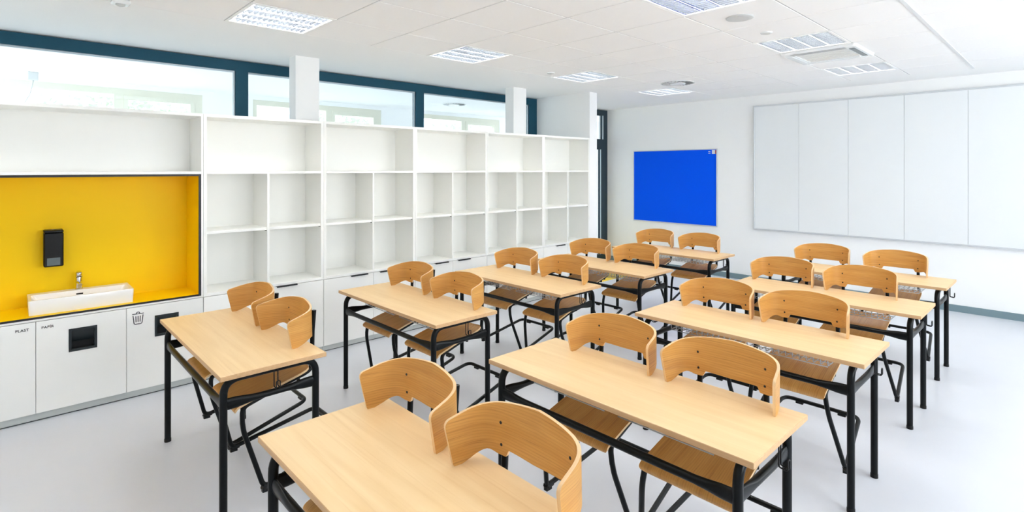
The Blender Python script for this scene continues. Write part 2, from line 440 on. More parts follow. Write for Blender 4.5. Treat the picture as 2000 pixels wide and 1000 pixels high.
# ------------------------------------------------------------------ shelving wall
XS = -4.804                      # front plane
XBK = -5.164                     # back panel
ZT0, ZT1 = 2.116, 2.140
ZB0, ZB1 = .676, .700
Z_UP0, Z_UP1 = 1.657, 1.678
Z_MD0, Z_MD1 = 1.172, 1.195
TH = .019
YM = [1.153, 2.145, 3.140, 4.138, 5.113, 6.068]
shelf_labels = ['white shelf unit with cubbyholes, next to the yellow washbasin niche', 'white shelf unit with cubbyholes, second from the yellow niche',
                'white shelf unit with cubbyholes, middle one of the five', 'white shelf unit with cubbyholes, second from the partition', 'white shelf unit with cubbyholes, at the partition by the door']
def door_mb(y0, y1, z0=.058, z1=.672): return MB().bbox(XS-.019, XS, y0+.0015, y1-.0015, z0, z1, .001)
for i in range(5):
    y0, y1 = YM[i]+.001, YM[i+1]-.001; ymid = [1.653, 2.655, 3.635, 4.631, 5.593][i]
    t = thing('shelf_unit', (XS-.18, (y0+y1)/2, 0), shelf_labels[i], 'shelf unit', 'shelf units along the left wall')
    for a in (y0, y1-TH-.005): part(MB().bbox(XBK, XS, a, a+TH+.005, ZB0, ZT1, .0012).box(XBK, XS-.021, a, a+TH+.005, .06, ZB0), 'side_panel', 'laminate', t)
    b0, b1 = y0+TH+.005, y1-TH-.005
    part(MB().box(XBK-.008, XBK, y0, y1, .06, ZT1), 'back_panel', 'laminate', t)
    part(MB().bbox(XBK, XS, b0, b1, ZT0, ZT1, .0012), 'top_board', 'laminate', t)
    part(MB().bbox(XBK, XS-.001, b0, b1, Z_UP0, Z_UP1, .0012), 'shelf', 'laminate', t)
    part(MB().bbox(XBK, XS-.001, b0, b1, ZB0, ZB1, .0012), 'bottom_board', 'laminate', t)
    part(MB().bbox(XBK, XS-.001, ymid-TH/2, ymid+TH/2, ZB1, Z_UP0, .0012), 'divider', 'laminate', t)
    for a, b in ((b0, ymid-TH/2), (ymid+TH/2, b1)):
        sh = part(MB().bbox(XBK, XS-.012, a+.001, b-.001, Z_MD0, Z_MD1, .0012), 'shelf', 'laminate', t)
        part(MB().box(XS-.022, XS-.013, b-.014, b, Z_MD0-.006, Z_MD0), 'shelf_pin', 'edging', sh)
    part(MB().box(XS-.045, XS-.03, y0, y1, 0, .058), 'plinth', 'plinth', t)
    part(MB().box(XS-.03, XS-.028, y0, y1, 0, .005), 'gap_shade_strip', 'gap', t)  # dark strip imitating the shaded gap between plinth and floor
    part(MB().box(XBK, XS-.022, b0, b1, .06, .09), 'cabinet_floor', 'laminate', t)
    for a, b, hy in ((y0, ymid, ymid-.065-.178), (ymid, y1, ymid+.067)):
        d = part(door_mb(a, b), 'door', 'laminate', t)
        part(MB().box(XS-.02, XS+.016, hy, hy+.178, .6725, .6755).box(XS+.013, XS+.016, hy, hy+.178, .664, .6725), 'handle', 'edging', d)
# ---- washbasin niche
NY0 = -.85
t = thing('washbasin_niche', (XS-.2, .15, .70), 'yellow laminated niche with thin black edging around the washbasin', 'niche')
XN = -5.188
part(MB().box(XN-.012, XN, NY0, 1.135, .7035, 1.655), 'back_panel', 'yellow', t)
part(MB().box(XN, XS-.004, 1.119, 1.135, .7035, 1.643), 'side_panel', 'yellow', t)
part(MB().box(XN, XS-.004, NY0, 1.135, 1.643, 1.655), 'top_panel', 'yellow', t)
part(MB().box(XN, XS-.004, NY0, NY0+.016, .7035, 1.643), 'side_panel', 'yellow', t)
part(MB().box(XN, XS, 1.137, 1.152, .690, Z_UP0), 'outer_side_panel', 'laminate', t)
part(MB().box(XS-.004, XS+.002, NY0, 1.137, 1.641, 1.656).box(XS-.004, XS+.002, 1.119, 1.137, .7035, 1.641), 'edging', 'edging', t)
t = thing('washbasin_counter', (XS-.2, .15, .69), 'yellow countertop with black front edge under the washbasin', 'worktop')
part(MB().box(XN, XS-.004, NY0, 1.135, .6905, .7035), 'counter_surface', 'yellow', t)
part(MB().box(XS-.004, XS+.002, NY0, 1.137, .690, .7035), 'edging', 'edging', t)
part(MB().box(XN, XS, NY0, 1.152, .676, .6895), 'support_board', 'laminate', t)
t = thing('top_shelf', (XS-.18, .15, 1.657), 'long open white shelf above the yellow washbasin niche', 'shelf unit')
part(MB().box(XBK-.008, XBK, NY0, 1.152, Z_UP0, ZT1), 'back_panel', 'laminate', t)
part(MB().bbox(XBK, XS, NY0, 1.137, ZT0, ZT1, .0012), 'top_board', 'laminate', t)
part(MB().bbox(XBK, XS, NY0, 1.137, Z_UP0, Z_UP1, .0012), 'shelf', 'laminate_edge', t)
part(MB().bbox(XBK, XS, 1.137, 1.152, Z_UP0, ZT1, .0012), 'side_panel', 'laminate', t)
# ---- bin cabinets below the basin
bins = [(-.35, .152, 'PLAST', 'white bin cabinet marked PLAST at the left edge'), (.152, .650, 'PAPÍR', 'white bin cabinet marked PAPÍR with black flap, under the washbasin'), (.650, 1.152, 'icon', 'white bin cabinet with a dustbin symbol and black flap')]
for (a, b, mk, lab) in bins:
    t = thing('bin_cabinet', (XS-.18, (a+b)/2, 0), lab, 'cabinet', 'bin cabinets under the washbasin')
    part(MB().box(XBK-.008, XBK, a, b, .06, .676), 'back_panel', 'laminate', t)
    part(MB().box(XBK, XS-.021, a+.001, a+.018, .06, .676).box(XBK, XS-.021, b-.018, b-.001, .06, .676).box(XBK, XS-.021, a+.018, b-.018, .06, .08), 'carcass', 'laminate', t)
    part(MB().box(XS-.045, XS-.03, a, b, 0, .058), 'plinth', 'plinth', t)
    part(MB().box(XS-.03, XS-.028, a, b, 0, .005), 'gap_shade_strip', 'gap', t)  # same dark strip in place of the shaded floor gap
    h0 = {'PLAST': -.18, 'PAPÍR': .322, 'icon': .825}[mk]; h1 = h0 + .157; z0, z1 = .430, .589
    d = part(MB().box(XS-.019, XS, a+.0015, h0+.008, .058, .672).box(XS-.019, XS, h1-.008, b-.0015, .058, .672)
             .box(XS-.019, XS, h0+.008, h1-.008, .058, z0+.008).box(XS-.019, XS, h0+.008, h1-.008, z1-.008, .672), 'door', 'laminate', t)
    hf = MB(); bw = .016
    hf.bbox(XS-.018, XS+.004, h0, h1, z1-bw, z1, .001).bbox(XS-.018, XS+.004, h0, h1, z0, z0+bw, .001).bbox(XS-.018, XS+.004, h0, h0+bw, z0+bw, z1-bw, .001).bbox(XS-.018, XS+.004, h1-bw, h1, z0+bw, z1-bw, .001)
    part(hf, 'hatch_frame', 'hatch', d)
    part(MB().add([(XS-.002, h0+bw, z1-bw), (XS-.002, h1-bw, z1-bw), (XS-.045, h1-bw, z0+.058), (XS-.045, h0+bw, z0+.058), (XS-.008, h0+bw, z1-bw), (XS-.008, h1-bw, z1-bw), (XS-.051, h1-bw, z0+.058), (XS-.051, h0+bw, z0+.058)],
         [(0, 3, 2, 1), (4, 5, 6, 7), (0, 1, 5, 4), (1, 2, 6, 5), (2, 3, 7, 6), (3, 0, 4, 7)]), 'hatch_flap', 'hatch', d)
    part(MB().box(XS-.07, XS-.062, h0+bw, h1-bw, z0+bw-.01, z1-bw).box(XS-.062, XS-.018, h0+bw, h1-bw, z0, z0+bw-.004), 'hatch_opening', 'slot', d)
    if mk == 'icon':
        ic = MB(); X0, X1 = XS, XS+.0006
        def stroke(p, q, wd=.0054):
            (ya, za), (yb, zb) = p, q; L_ = math.hypot(yb-ya, zb-za); ny, nz = -(zb-za)/L_*wd/2, (yb-ya)/L_*wd/2
            v = [(ya+ny, za+nz), (ya-ny, za-nz), (yb-ny, zb-nz), (yb+ny, zb+nz)]
            ic.add([(X0,)+k for k in v] + [(X1,)+k for k in v], [(4, 5, 6, 7), (0, 1, 5, 4), (1, 2, 6, 5), (2, 3, 7, 6), (3, 0, 4, 7)])
        yc = .720
        stroke((yc-.036, .6225), (yc+.036, .6225))
        arc = [(yc + .011*math.cos(a_), .6255 + .010*math.sin(a_)) for a_ in [0, .6, 1.2, 1.94, 2.54, 3.14]]
        for p, q in zip(arc, arc[1:]): stroke(p, q)
        pts = [(yc-.031, .612), (yc-.0245, .553), (yc-.018, .547), (yc+.018, .547), (yc+.0245, .553), (yc+.031, .612)]
        for p, q in zip(pts, pts[1:]): stroke(p, q)
        for dy in (-.0135, 0, .0135): stroke((yc+dy, .606), (yc+dy*.9, .562))
        part(ic, 'bin_symbol', 'lettering', d)
    else:
        txt(mk, .0235, 'lettering', d, .050 if mk == 'PLAST' else .180, XS+.0006, .620, 'lettering', 1.08)
# ---- basin, tap, soap dispenser
bx0, bx1, by0, by1, bz0, bz1 = -5.16, -4.868, .118, .70, .7035, .804
t = thing('washbasin', ((bx0+bx1)/2, (by0+by1)/2, bz0), 'white ceramic trough washbasin on the yellow counter', 'washbasin')
def rrect(x0, x1, y0, y1, r, z, n=5):
    out = []
    for cx_, cy_, a0 in ((x1-r, y1-r, 0), (x0+r, y1-r, 90), (x0+r, y0+r, 180), (x1-r, y0+r, 270)):
        for k in range(n+1):
            a_ = R(a0 + 90*k/n); out.append((cx_ + r*math.cos(a_), cy_ + r*math.sin(a_), z))
    return out
rings = [rrect(bx0, bx1, by0, by1, .014, bz0), rrect(bx0, bx1+.008, by0-.004, by1+.004, .016, bz1-.006), rrect(bx0+.001, bx1+.006, by0-.002, by1+.002, .015, bz1),
         rrect(bx0+.075, bx1-.008, by0+.014, by1-.014, .02, bz1), rrect(bx0+.079, bx1-.013, by0+.02, by1-.02, .02, bz1-.006), rrect(bx0+.10, bx1-.03, by0+.06, by1-.06, .03, bz0+.022)]
nr = len(rings[0]); vs = sum(rings, [])
fs = [(i*nr+k, i*nr+(k+1) % nr, (i+1)*nr+(k+1) % nr, (i+1)*nr+k) for i in range(len(rings)-1) for k in range(nr)]
fs += [tuple(range(nr-1, -1, -1)), tuple((len(rings)-1)*nr+k for k in range(nr))]
part(MB().add(vs, fs), 'basin', 'ceramic', t, 35)
ov = MB().lathe((bx0+.0835, .402, bz1-.030), [(.006, 0), (.006, .004)], 16, 'x')
part(MB().bbox(bx0+.079, bx0+.0875, .382, .424, bz1-.034, bz1-.022, .003), 'overflow_slot', 'slot', t)
part(MB().lathe((bx0+.18, .402, bz0+.022), [(.022, 0), (.022, .003), (.018, .004)], 20), 'drain', 'chrome', t, 40)
t = thing('basin_tap', (-5.122, .402, bz1), 'chrome single lever tap on the washbasin', 'tap')
tx, ty = -5.122, .402
part(MB().lathe((tx, ty, bz1), [(.024, 0), (.024, .006), (.0195, .009), (.0195, .085), (.0185, .09)], 24), 'tap_body', 'chrome', t, 40)
part(MB().tube([(tx, ty, bz1+.052), (tx+.05, ty, bz1+.056), (tx+.10, ty, bz1+.048)], .011, 14, flat=[(.016, .012), (.014, .010), (.012, .009)]), 'spout', 'chrome', t, 40)
part(MB().lathe((tx, ty, bz1+.090), [(.0165, 0), (.0195, .004), (.0195, .030), (.017, .036)], 24), 'cartridge_cap', 'chrome', t, 40)
part(MB().bbox(tx-.016, tx+.062, ty-.013, ty+.013, bz1+.124, bz1+.134, .003), 'lever', 'chrome', t)
part(MB().box(tx+.0192, tx+.0205, ty-.0185, ty+.0185, bz1+.0905, bz1+.094), 'ring', 'slot', t)
t = thing('soap_dispenser', (XN+.05, .26, 1.0), 'black wall soap dispenser on the yellow niche back', 'soap dispenser')
sx0, sx1 = XN, XN+.105
part(MB().bbox(sx0, sx1-.004, .203, .313, .992, 1.236, .006), 'housing', 'black_plastic', t)
part(MB().bbox(sx0, sx1, .203, .313, 1.238, 1.256, .004), 'lid', 'black_plastic', t)
part(MB().box(sx1-.004, sx1-.0025, .221, .294, 1.002, 1.056), 'level_window', 'window_grey', t)
part(MB().bbox(sx0+.03, sx0+.06, .245, .27, 1.256, 1.2595, .001), 'key_lock', 'chrome', t)

# ------------------------------------------------------------------ pinboard and whiteboard
px0, px1, pz0, pz1 = -5.503, -3.966, .790, 2.008
t = thing('pinboard', ((px0+px1)/2, YF, pz0), 'bright blue felt pinboard with thin aluminium frame', 'pinboard')
part(MB().box(px0, px1, YF-.012, YF, pz0, pz1), 'felt', 'blue_felt', t)
for q in ((px0-.012, px1+.022, pz1, pz1+.014), (px0-.012, px1+.022, pz0-.018, pz0), (px0-.012, px0, pz0, pz1), (px1, px1+.022, pz0, pz1)):
    part(MB().bbox(q[0], q[1], YF-.022, YF, q[2], q[3], .002), 'frame_bar', 'aluminium', t)
tagp = thing('label_sticker', (px1-.04, YF-.012, pz1-.07), 'small printed label sticker in the top right corner of the blue pinboard', 'sticker')
part(MB().box(px1-.075, px1-.02, YF-.0135, YF-.012, pz1-.07, pz1-.008), 'paper', 'sticker', tagp)
part(MB().box(px1-.02, px1-.002, YF-.0135, YF-.012, pz1-.07, pz1-.012), 'paper', 'sticker_red', tagp)
for z in (.035, .062): part(MB().box(px1-.135, px1-.10, YF-.0135, YF-.012, pz1-z, pz1-z+.012), 'paper', 'sticker', tagp)
bw0, bs, bz0_, bz1_ = -3.3526, .6146, .807, 2.628
t = thing('whiteboard', (bw0+2.5*bs, YF, bz0_), 'wide white enamel board of five panels on the far wall', 'whiteboard')
for i in range(5):
    part(MB().bbox(bw0+i*bs+.0015, bw0+(i+1)*bs-.0015, YF-.045, YF-.028, bz0_+.004, bz1_-.004, .001), 'panel', 'enamel', t)
part(MB().box(bw0, bw0+5*bs, YF-.028, YF, bz0_+.01, bz1_-.01), 'backing', 'joint', t)
e = .016
for q in ((bw0-e, bw0+5*bs+e, bz1_-.004, bz1_+e), (bw0-e, bw0+5*bs+e, bz0_-e, bz0_+.004), (bw0-e, bw0, bz0_, bz1_), (bw0+5*bs, bw0+5*bs+e, bz0_, bz1_)):
    part(MB().bbox(q[0], q[1], YF-.052, YF, q[2], q[3], .003), 'frame_bar', 'aluminium', t)

# ------------------------------------------------------------------ luminaires
def make_luminaire(label):
    w_, h_ = .600, .597
    t = thing('ceiling_luminaire', (0, 0, 0), label, 'ceiling light', 'recessed louvre lights in the ceiling')
    z = 0.0
    rim = .022
    part(MB().box(0, w_, 0, rim, z-.003, z+.004).box(0, w_, h_-rim, h_, z-.003, z+.004).box(0, rim, rim, h_-rim, z-.003, z+.004).box(w_-rim, w_, rim, h_-rim, z-.003, z+.004), 'rim', 'ceiling_board', t)
    part(MB().box(.01, w_-.01, .01, h_-.01, .075, .08).box(.01, .014, .01, h_-.01, .004, .075).box(w_-.014, w_-.01, .01, h_-.01, .004, .075).box(.014, w_-.014, .01, .014, .004, .075).box(.014, w_-.014, h_-.014, h_-.01, .004, .075), 'housing', 'ceiling_board', t)
    pitch = (w_-2*rim)/4
    for s_ in range(4):
        x0 = rim + s_*pitch; xc = x0 + pitch/2
        lv = MB()
        # curved side reflectors of one strip
        for sg in (-1, 1):
            pr = [(xc+sg*pitch*.48, 0), (xc+sg*pitch*.40, .0), (xc+sg*pitch*.36, .022), (xc+sg*pitch*.24, .050)]
            for a_, b_ in zip(pr, pr[1:]):
                lv.add([(a_[0], rim, a_[1]), (a_[0], h_-rim, a_[1]), (b_[0], h_-rim, b_[1]), (b_[0], rim, b_[1])], [(0, 1, 2, 3)])
        nb = 15
        for k in range(nb):
            y = rim + (h_-2*rim)*(k+.5)/nb
            hw = pitch*.385
            lv.add([(xc-hw, y-.002, .0), (xc+hw, y-.002, .0), (xc+hw*.85, y-.005, .026), (xc-hw*.85, y-.005, .026),
                    (xc-hw, y+.002, .0), (xc+hw, y+.002, .0), (xc+hw*.85, y+.005, .026), (xc-hw*.85, y+.005, .026)],
                   [(0, 1, 2, 3), (5, 4, 7, 6), (0, 4, 5, 1), (2, 6, 7, 3), (1, 5, 6, 2), (4, 0, 3, 7)])
        o = part(lv, 'louvre', 'louvre', t); o['kind'] = 'stuff'
        part(MB().tube([(xc, rim+.015, .040), (xc, h_-rim-.015, .040)], .008, 8), 'lamp_tube', 'tube_lamp', t, True)
    return t
lum_lab = {(0, 3): 'square louvre ceiling light above the washbasin side, leftmost in view', (0, 6): 'square louvre ceiling light, second from left along the windows',
           (0, 9): 'square louvre ceiling light, third from left along the windows', (0, 12): 'square louvre ceiling light beside the round air diffuser',
           (4, 6): 'square louvre ceiling light cut off by the top edge', (4, 9): 'square louvre ceiling light on the near side of the air cassette',
           (4, 12): 'square louvre ceiling light on the far side of the air cassette', (0, 0): 'square louvre ceiling light above the camera, window side',
           (4, 0): 'square louvre ceiling light behind the camera', (4, 3): 'square louvre ceiling light right above the camera'}
base = None
for cell in LIGHT_CELLS:
    if base is None: o = base = make_luminaire('')
    else: o = copy_tree(base)
    o.location = (GX[cell[0]], GY[cell[1]], ZC); o['label'] = lum_lab[cell]
# air cassette
ax0, ax1, ay0, ay1 = GX[4]-.005, GX[5]+.03, GY[10]+.01, GY[11]+.06
t = thing('air_cassette', ((ax0+ax1)/2, (ay0+ay1)/2, ZC), 'white square air conditioning cassette between two ceiling lights', 'air conditioner')
zt, zb = ZC-.002, ZC-.026
acx, acy = (ax0+ax1)/2, (ay0+ay1)/2
fr1 = rrect(ax0, ax1, ay0, ay1, .02, zt); fr2 = rrect(ax0+.012, ax1-.012, ay0+.012, ay1-.012, .02, zb); fr3 = rrect(ax0+.1, ax1-.1, ay0+.1, ay1-.1, .01, zb); fr4 = rrect(ax0+.1, ax1-.1, ay0+.1, ay1-.1, .01, zb+.009)
n_ = len(fr1)
part(MB().add(fr1+fr2+fr3+fr4, [(i*n_+k, (i+1)*n_+k, (i+1)*n_+(k+1) % n_, i*n_+(k+1) % n_) for i in range(3) for k in range(n_)]), 'panel_frame', 'enamel', t)
part(MB().box(ax0+.1, ax1-.1, ay0+.1, ay1-.1, zb+.006, zb+.01), 'intake_grille', 'intake', t)
for q in range(9): part(MB().box(ax0+.104, ax1-.104, ay0+.12+q*.05, ay0+.126+q*.05, zb+.003, zb+.006), 'grille_bar', 'intake', t)
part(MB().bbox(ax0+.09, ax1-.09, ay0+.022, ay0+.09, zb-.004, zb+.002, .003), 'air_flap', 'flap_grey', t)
part(MB().bbox(ax0+.10, ax1-.10, ay1-.08, ay1-.035, zb-.004, zb+.002, .003), 'air_flap', 'enamel', t)
part(MB().bbox(ax0+.035, ax0+.08, ay0+.10, ay1-.10, zb-.004, zb+.002, .003), 'air_flap', 'enamel', t)
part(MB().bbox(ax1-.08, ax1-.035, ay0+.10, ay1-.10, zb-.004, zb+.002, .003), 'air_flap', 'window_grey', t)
# round swirl diffusers
def diffuser(c, r, label):
    t = thing('air_diffuser', c, label, 'air diffuser')
    part(MB().lathe((c[0], c[1], c[2]-.008), [(r*.3, 0), (r, 0), (r, .005), (r*.98, .008)], 40), 'plate', 'enamel', t, 30)
    for k in range(24):
        a_ = 2*math.pi*k/24; sw = .35
        def pt(rr, da): return (c[0]+rr*math.cos(a_+da), c[1]+rr*math.sin(a_+da))
        p = [pt(r*.48, -.05), pt(r*.92, sw*.3-.03), pt(r*.92, sw*.3+.035), pt(r*.48, .05)]
        part(MB().add([q+(c[2]-.0095,) for q in p]+[q+(c[2]-.008,) for q in p], [(3, 2, 1, 0), (0, 1, 5, 4), (1, 2, 6, 5), (2, 3, 7, 6), (3, 0, 4, 7)]), 'slot', 'slot', t)
        q0, q1 = pt(r*.50, .09), pt(r*.9, sw*.3+.085)
        q2, q3 = pt(r*.9, sw*.3-.01), pt(r*.50, -.01)
        part(MB().add([q0+(c[2]-.010,), q1+(c[2]-.010,), q2+(c[2]-.013,), q3+(c[2]-.013,)], [(0, 1, 2, 3), (3, 2, 1, 0)]), 'vane', 'grille_grey', t)
    part(MB().lathe((c[0], c[1], c[2]-.020), [(r*.36, 0), (r*.46, .003), (r*.46, .012)], 32), 'hub', 'enamel', t, 30)
diffuser((-3.535, 6.262, ZC), .21, 'round swirl air diffuser in the ceiling above the far desks')
diffuser((-7.3, 5.55, ZC), .2, 'round swirl air diffuser in the corridor ceiling behind the glass')
def disc(name, c, r, label, cat, mt='enamel'):
    t = thing(name, c, label, cat)
    part(MB().lathe((c[0], c[1], c[2]-.012), [(r*.8, 0), (r*.97, .003), (r, .010), (r, .012)], 32), 'cover', mt, t, 40)
    part(MB().lathe((c[0], c[1], c[2]-.014), [(r*.7, 0), (r*.78, .002)], 32), 'mesh_grille', 'grille_grey', t)
disc('ceiling_speaker', (-1.697, 3.884, ZC), .095, 'round flat ceiling loudspeaker right of the cut off light', 'loudspeaker', 'grille_grey')
disc('smoke_detector', (-1.733, 4.462, ZC), .045, 'small round white detector beside the light near the air cassette', 'smoke detector')
disc('smoke_detector', (-4.156, 4.543, ZC), .045, 'small round white detector beside the third ceiling light from left', 'smoke detector')
t = thing('motion_sensor', (-4.30, .57, ZC), 'small white motion sensor on the ceiling at the top edge', 'sensor')
part(MB().bbox(-4.345, -4.255, .50, .60, ZC-.03, ZC, .008), 'sensor_box', 'enamel', t)
part(MB().lathe((-4.30, .55, ZC-.042), [(.012, 0), (.024, .006), (.028, .012)], 20), 'lens', 'grille_grey', t, True)

# ------------------------------------------------------------------ school desk (prototype: near left corner of the top at the origin)
DW, DD, DZ, DT = 1.30, .499, .752, .022
def make_desk():
    t = thing('school_desk', (0, 0, 0), '', 'desk', 'two-seat school desks')
    b = .0018; n0 = (0, DW, 0, DD)
    tb = MB().bbox(0, DW, 0, DD, DZ-DT, DZ, b)
    for i, f_ in enumerate(tb.f):      # rim faces take the darker edge material
        nz = set(round(tb.v[q][2], 4) for q in f_)
        tb.m[i] = 0 if len(nz) == 1 else 1
    part(tb, 'tabletop', ['beech', 'beech_edge'], t)
    ix, iy, r = .065, .030, .0175
    zt_ = DZ-DT-r
    for x in (ix, DW-ix):
        for y, ym in ((iy, DD/2), (DD-iy, DD/2)):
            p = fillet([(x, y, 0), (x, y, zt_), (x, ym, zt_)], .075, 8)
            lg = part(MB().tube(p, r, 14), 'leg', 'metal', t, 50)
            part(MB().lathe((x, y, 0), [(r+.0015, 0), (r+.0015, .018), (r+.0003, .021)], 14), 'foot_cap', 'black_plastic', lg, 40)
    zr = .598
    def rail(p, q):
        p, q = Vector(p), Vector(q); L_ = (q-p).length
        N = 25; path = []; fl = []
        for k in range(N):
            s_ = k/(N-1)*L_; d = min(s_, L_-s_)
            u = max(0, min(1, (d-.02)/.13)); u = u*u*(3-2*u)
            path.append(p + (q-p)*(s_/L_)); fl.append((.010+.0065*u, .028-.0125*u))
        return MB().tube(path, .016, 14, flat=fl)
    part(rail((ix+.012, iy, zr), (DW-ix-.012, iy, zr)), 'front_rail', 'metal', t, 60)
    for x in (ix, DW-ix):
        part(rail((x, iy+.012, zr), (x, DD-iy-.012, zr)), 'side_rail', 'metal', t, 60)
    for x0 in (.195, .685):            # wire book baskets
        x1 = x0+.42; y0, y1 = .125, .41; zb_ = .662; zt2 = DZ-DT-.004; wr = .0026
        wm = MB()
        k = 0
        nx = 13
        for k in range(nx):
            x = x0 + (x1-x0)*k/(nx-1)
            wm.tube(fillet([(x, y0, zt2), (x, y0, zb_), (x, y1, zb_), (x, y1, zt2)], .012, 2), wr, 5)
        for y in [y0 + (y1-y0)*q/4 for q in range(5)]:
            wm.tube([(x0, y, zb_-.004), (x1, y, zb_-.004)], wr, 5)
        for y in (y0-.003, y1+.003):
            for z in (zt2-.004,): wm.tube([(x0, y, z), (x1, y, z)], wr*1.1, 5)
        for x in (x0, x1):
            wm.tube([(x, y0, zt2-.004), (x, y1, zt2-.004)], wr*1.2, 5)
        part(wm, 'wire_basket', 'wire', t, True)
    for x, sg in ((.012, -1), (DW-.012, 1)):   # bag hooks at both ends
        hm = MB(); zt3 = DZ-DT
        xa = x
        for dy in (-.009, .009):
            hm.tube(fillet([(xa, DD/2+dy, zt3), (xa, DD/2+dy, zt3-.085), (xa+sg*.030, DD/2+dy, zt3-.090), (xa+sg*.030, DD/2+dy, zt3-.056)], .008, 4), .0028, 7)
        hm.tube([(xa+sg*.030, DD/2-.009, zt3-.057), (xa+sg*.030, DD/2, zt3-.052), (xa+sg*.030, DD/2+.009, zt3-.057)], .0028, 7)
        hm.box(xa-.012, xa+.006, DD/2-.016, DD/2+.016, zt3-.004, zt3)
        part(hm, 'bag_hook', 'black_plastic', t, 60)
    return t

# ------------------------------------------------------------------ plywood chair hanging on a desk
# origin: floor point below the far edge of the tabletop, x = middle of the chair; +y away from the desk
def crom(P, n):
    P = [Vector(p) for p in P]; Q = [P[0]*2-P[1]] + P + [P[-1]*2-P[-2]]; out = []
    for i in range(1, len(Q)-2):
        for k in range(n):
            t = k/n; a, b, c, d = Q[i-1], Q[i], Q[i+1], Q[i+2]
            out.append(.5*((2*b)+(c-a)*t+(2*a-5*b+4*c-d)*t*t+(-a+3*b-3*c+d)*t**3))
    out.append(P[-1]); return out
def make_chair():
    t = thing('school_chair', (0, 0, 0), '', 'chair', 'plywood chairs hung on the desks')
    half = [(0, .024), (.08, .023), (.15, .016), (.190, -.004), (.212, -.040), (.2225, -.086), (.2300, -.132)]
    hp = crom([(a, b, 0) for a, b in half], 24)
    cum = [0]
    for p, q in zip(hp, hp[1:]): cum.append(cum[-1] + (q-p).length)
    SL = cum[-1]
    def at(s):
        s = max(0, min(SL, s)); i = 0
        while i < len(cum)-2 and cum[i+1] < s: i += 1
        u = (s-cum[i]) / (cum[i+1]-cum[i]); return hp[i]*(1-u) + hp[i+1]*u
    def tan(s): return (at(s+.002) - at(s-.002)).normalized()
    def sm(a, b, x):
        u = max(0, min(1, (x-a)/(b-a))); return u*u*(3-2*u)
    def rnd(s, rad):   # drop of a rounded corner near the end
        d = s - (SL-rad)
        return rad - math.sqrt(max(0, rad*rad-d*d)) if d > 0 else 0
    def ztop(s): return .954 - .012*(s/.145)**2*(1 if s < .145 else 0) - (0 if s < .145 else .012 + .046*((s-.145)/(SL-.145))**1.1) - rnd(s, .020)
    def zbot(s):
        z = .797 - .024*sm(.112, .128, s)              # notch, then tab round the lower screw
        z += .012*sm(.155, .20, s)
        z -= .037*sm(.185, SL-.012, s)
        return z + rnd(s, .012)*.9
    ss = [0, .02, .04, .06, .08, .10, .110, .114, .118, .122, .126, .13, .14, .15, .16, .17, .18, .19, .20, .21, .22, .23, .24, .25, .26]
    ss = [s for s in ss if s < SL-.022] + [SL-.021, SL-.017, SL-.013, SL-.009, SL-.005, SL-.002, SL]
    full = [-s for s in ss[:0:-1]] + ss
    th = .0055; M = 8
    def surf(s, z, off):
        a = abs(s); sg = 1 if s >= 0 else -1
        p = at(a); tg = tan(a); nrm = Vector((tg.y, -tg.x, 0))     # towards the sitter
        lean = .14*(1-a/SL) - .21*(a/SL)
        flare = .07*(a/SL)*(z-.82)
        q = p + nrm*(-off)
        return (sg*(q.x+flare), q.y + (z-.84)*lean, z)
    bm_ = MB(); rows = []
    for side, off in ((0, 0.0), (1, 2*th)):
        vs, uvs = [], []
        for s in full:
            a = abs(s); zb_, zt_ = zbot(a), ztop(a)
            for k in range(M+1):
                z = zb_ + (zt_-zb_)*k/M
                vs.append(surf(s, z, off)); uvs.append((s + .5, z))
        n = len(full)
        fs = [(i*(M+1)+k, (i+1)*(M+1)+k, (i+1)*(M+1)+k+1, i*(M+1)+k+1) for i in range(n-1) for k in range(M)]
        if side: fs = [q[::-1] for q in fs]
        bm_.add(vs, fs, 0, uvs)
    n = len(full); F = (M+1); B0 = n*F
    rim = [i*F for i in range(n)] + [(n-1)*F+k for k in range(1, F)] + [i*F+M for i in range(n-2, -1, -1)] + [k for k in range(M-1, 0, -1)]
    vs = [bm_.v[i] for i in rim] + [bm_.v[B0+i] for i in rim]; L_ = len(rim)
    acc = 0; uvs = []
    for i in range(L_):
        uvs.append((acc, 0)); acc += (Vector(vs[i]) - Vector(vs[(i+1) % L_])).length
    uvs = uvs + [(u, .011) for u, _ in uvs]
    bm_.add(vs, [(i, L_+i, L_+(i+1) % L_, (i+1) % L_) for i in range(L_)], 1, uvs)
    back = part(bm_, 'backrest', ['oak', 'ply_edge'], t, 40)
    for sx in (-1, 1):
        for z in (.877, .806):
            p = surf(sx*.146, z, 0)
            part(MB().lathe((p[0], p[1]+.002, p[2]), [(.0048, 0), (.0055, -.002), (.003, -.0045)][::-1], 12, 'y'), 'screw', 'screw', back, 40)
    # seat: rolled front edge, shallow dish
    prof = [(-.371, .476), (-.379, .486), (-.379, .497), (-.370, .507), (-.352, .515), (-.30, .530), (-.22, .553), (-.14, .572), (-.06, .591), (.0, .608), (.012, .613)]
    prof = [tuple(p) for p in crom([(a, b, 0) for a, b in prof], 3)]
    xs = [-1, -.97, -.9, -.75, -.5, -.25, 0, .25, .5, .75, .9, .97, 1]
    dl = [0]
    for p, q in zip(prof, prof[1:]): dl.append(dl[-1] + math.hypot(q[0]-p[0], q[1]-p[1]))
    TL = dl[-1]
    def hw(d):
        base_ = .197 - .018*(d/TL)
        for e_, rr in ((d, .028), (TL-d, .045)):
            if e_ < rr: base_ -= rr - math.sqrt(max(0, rr*rr-(rr-e_)**2))
        return base_
    sm_ = MB(); K = len(xs)
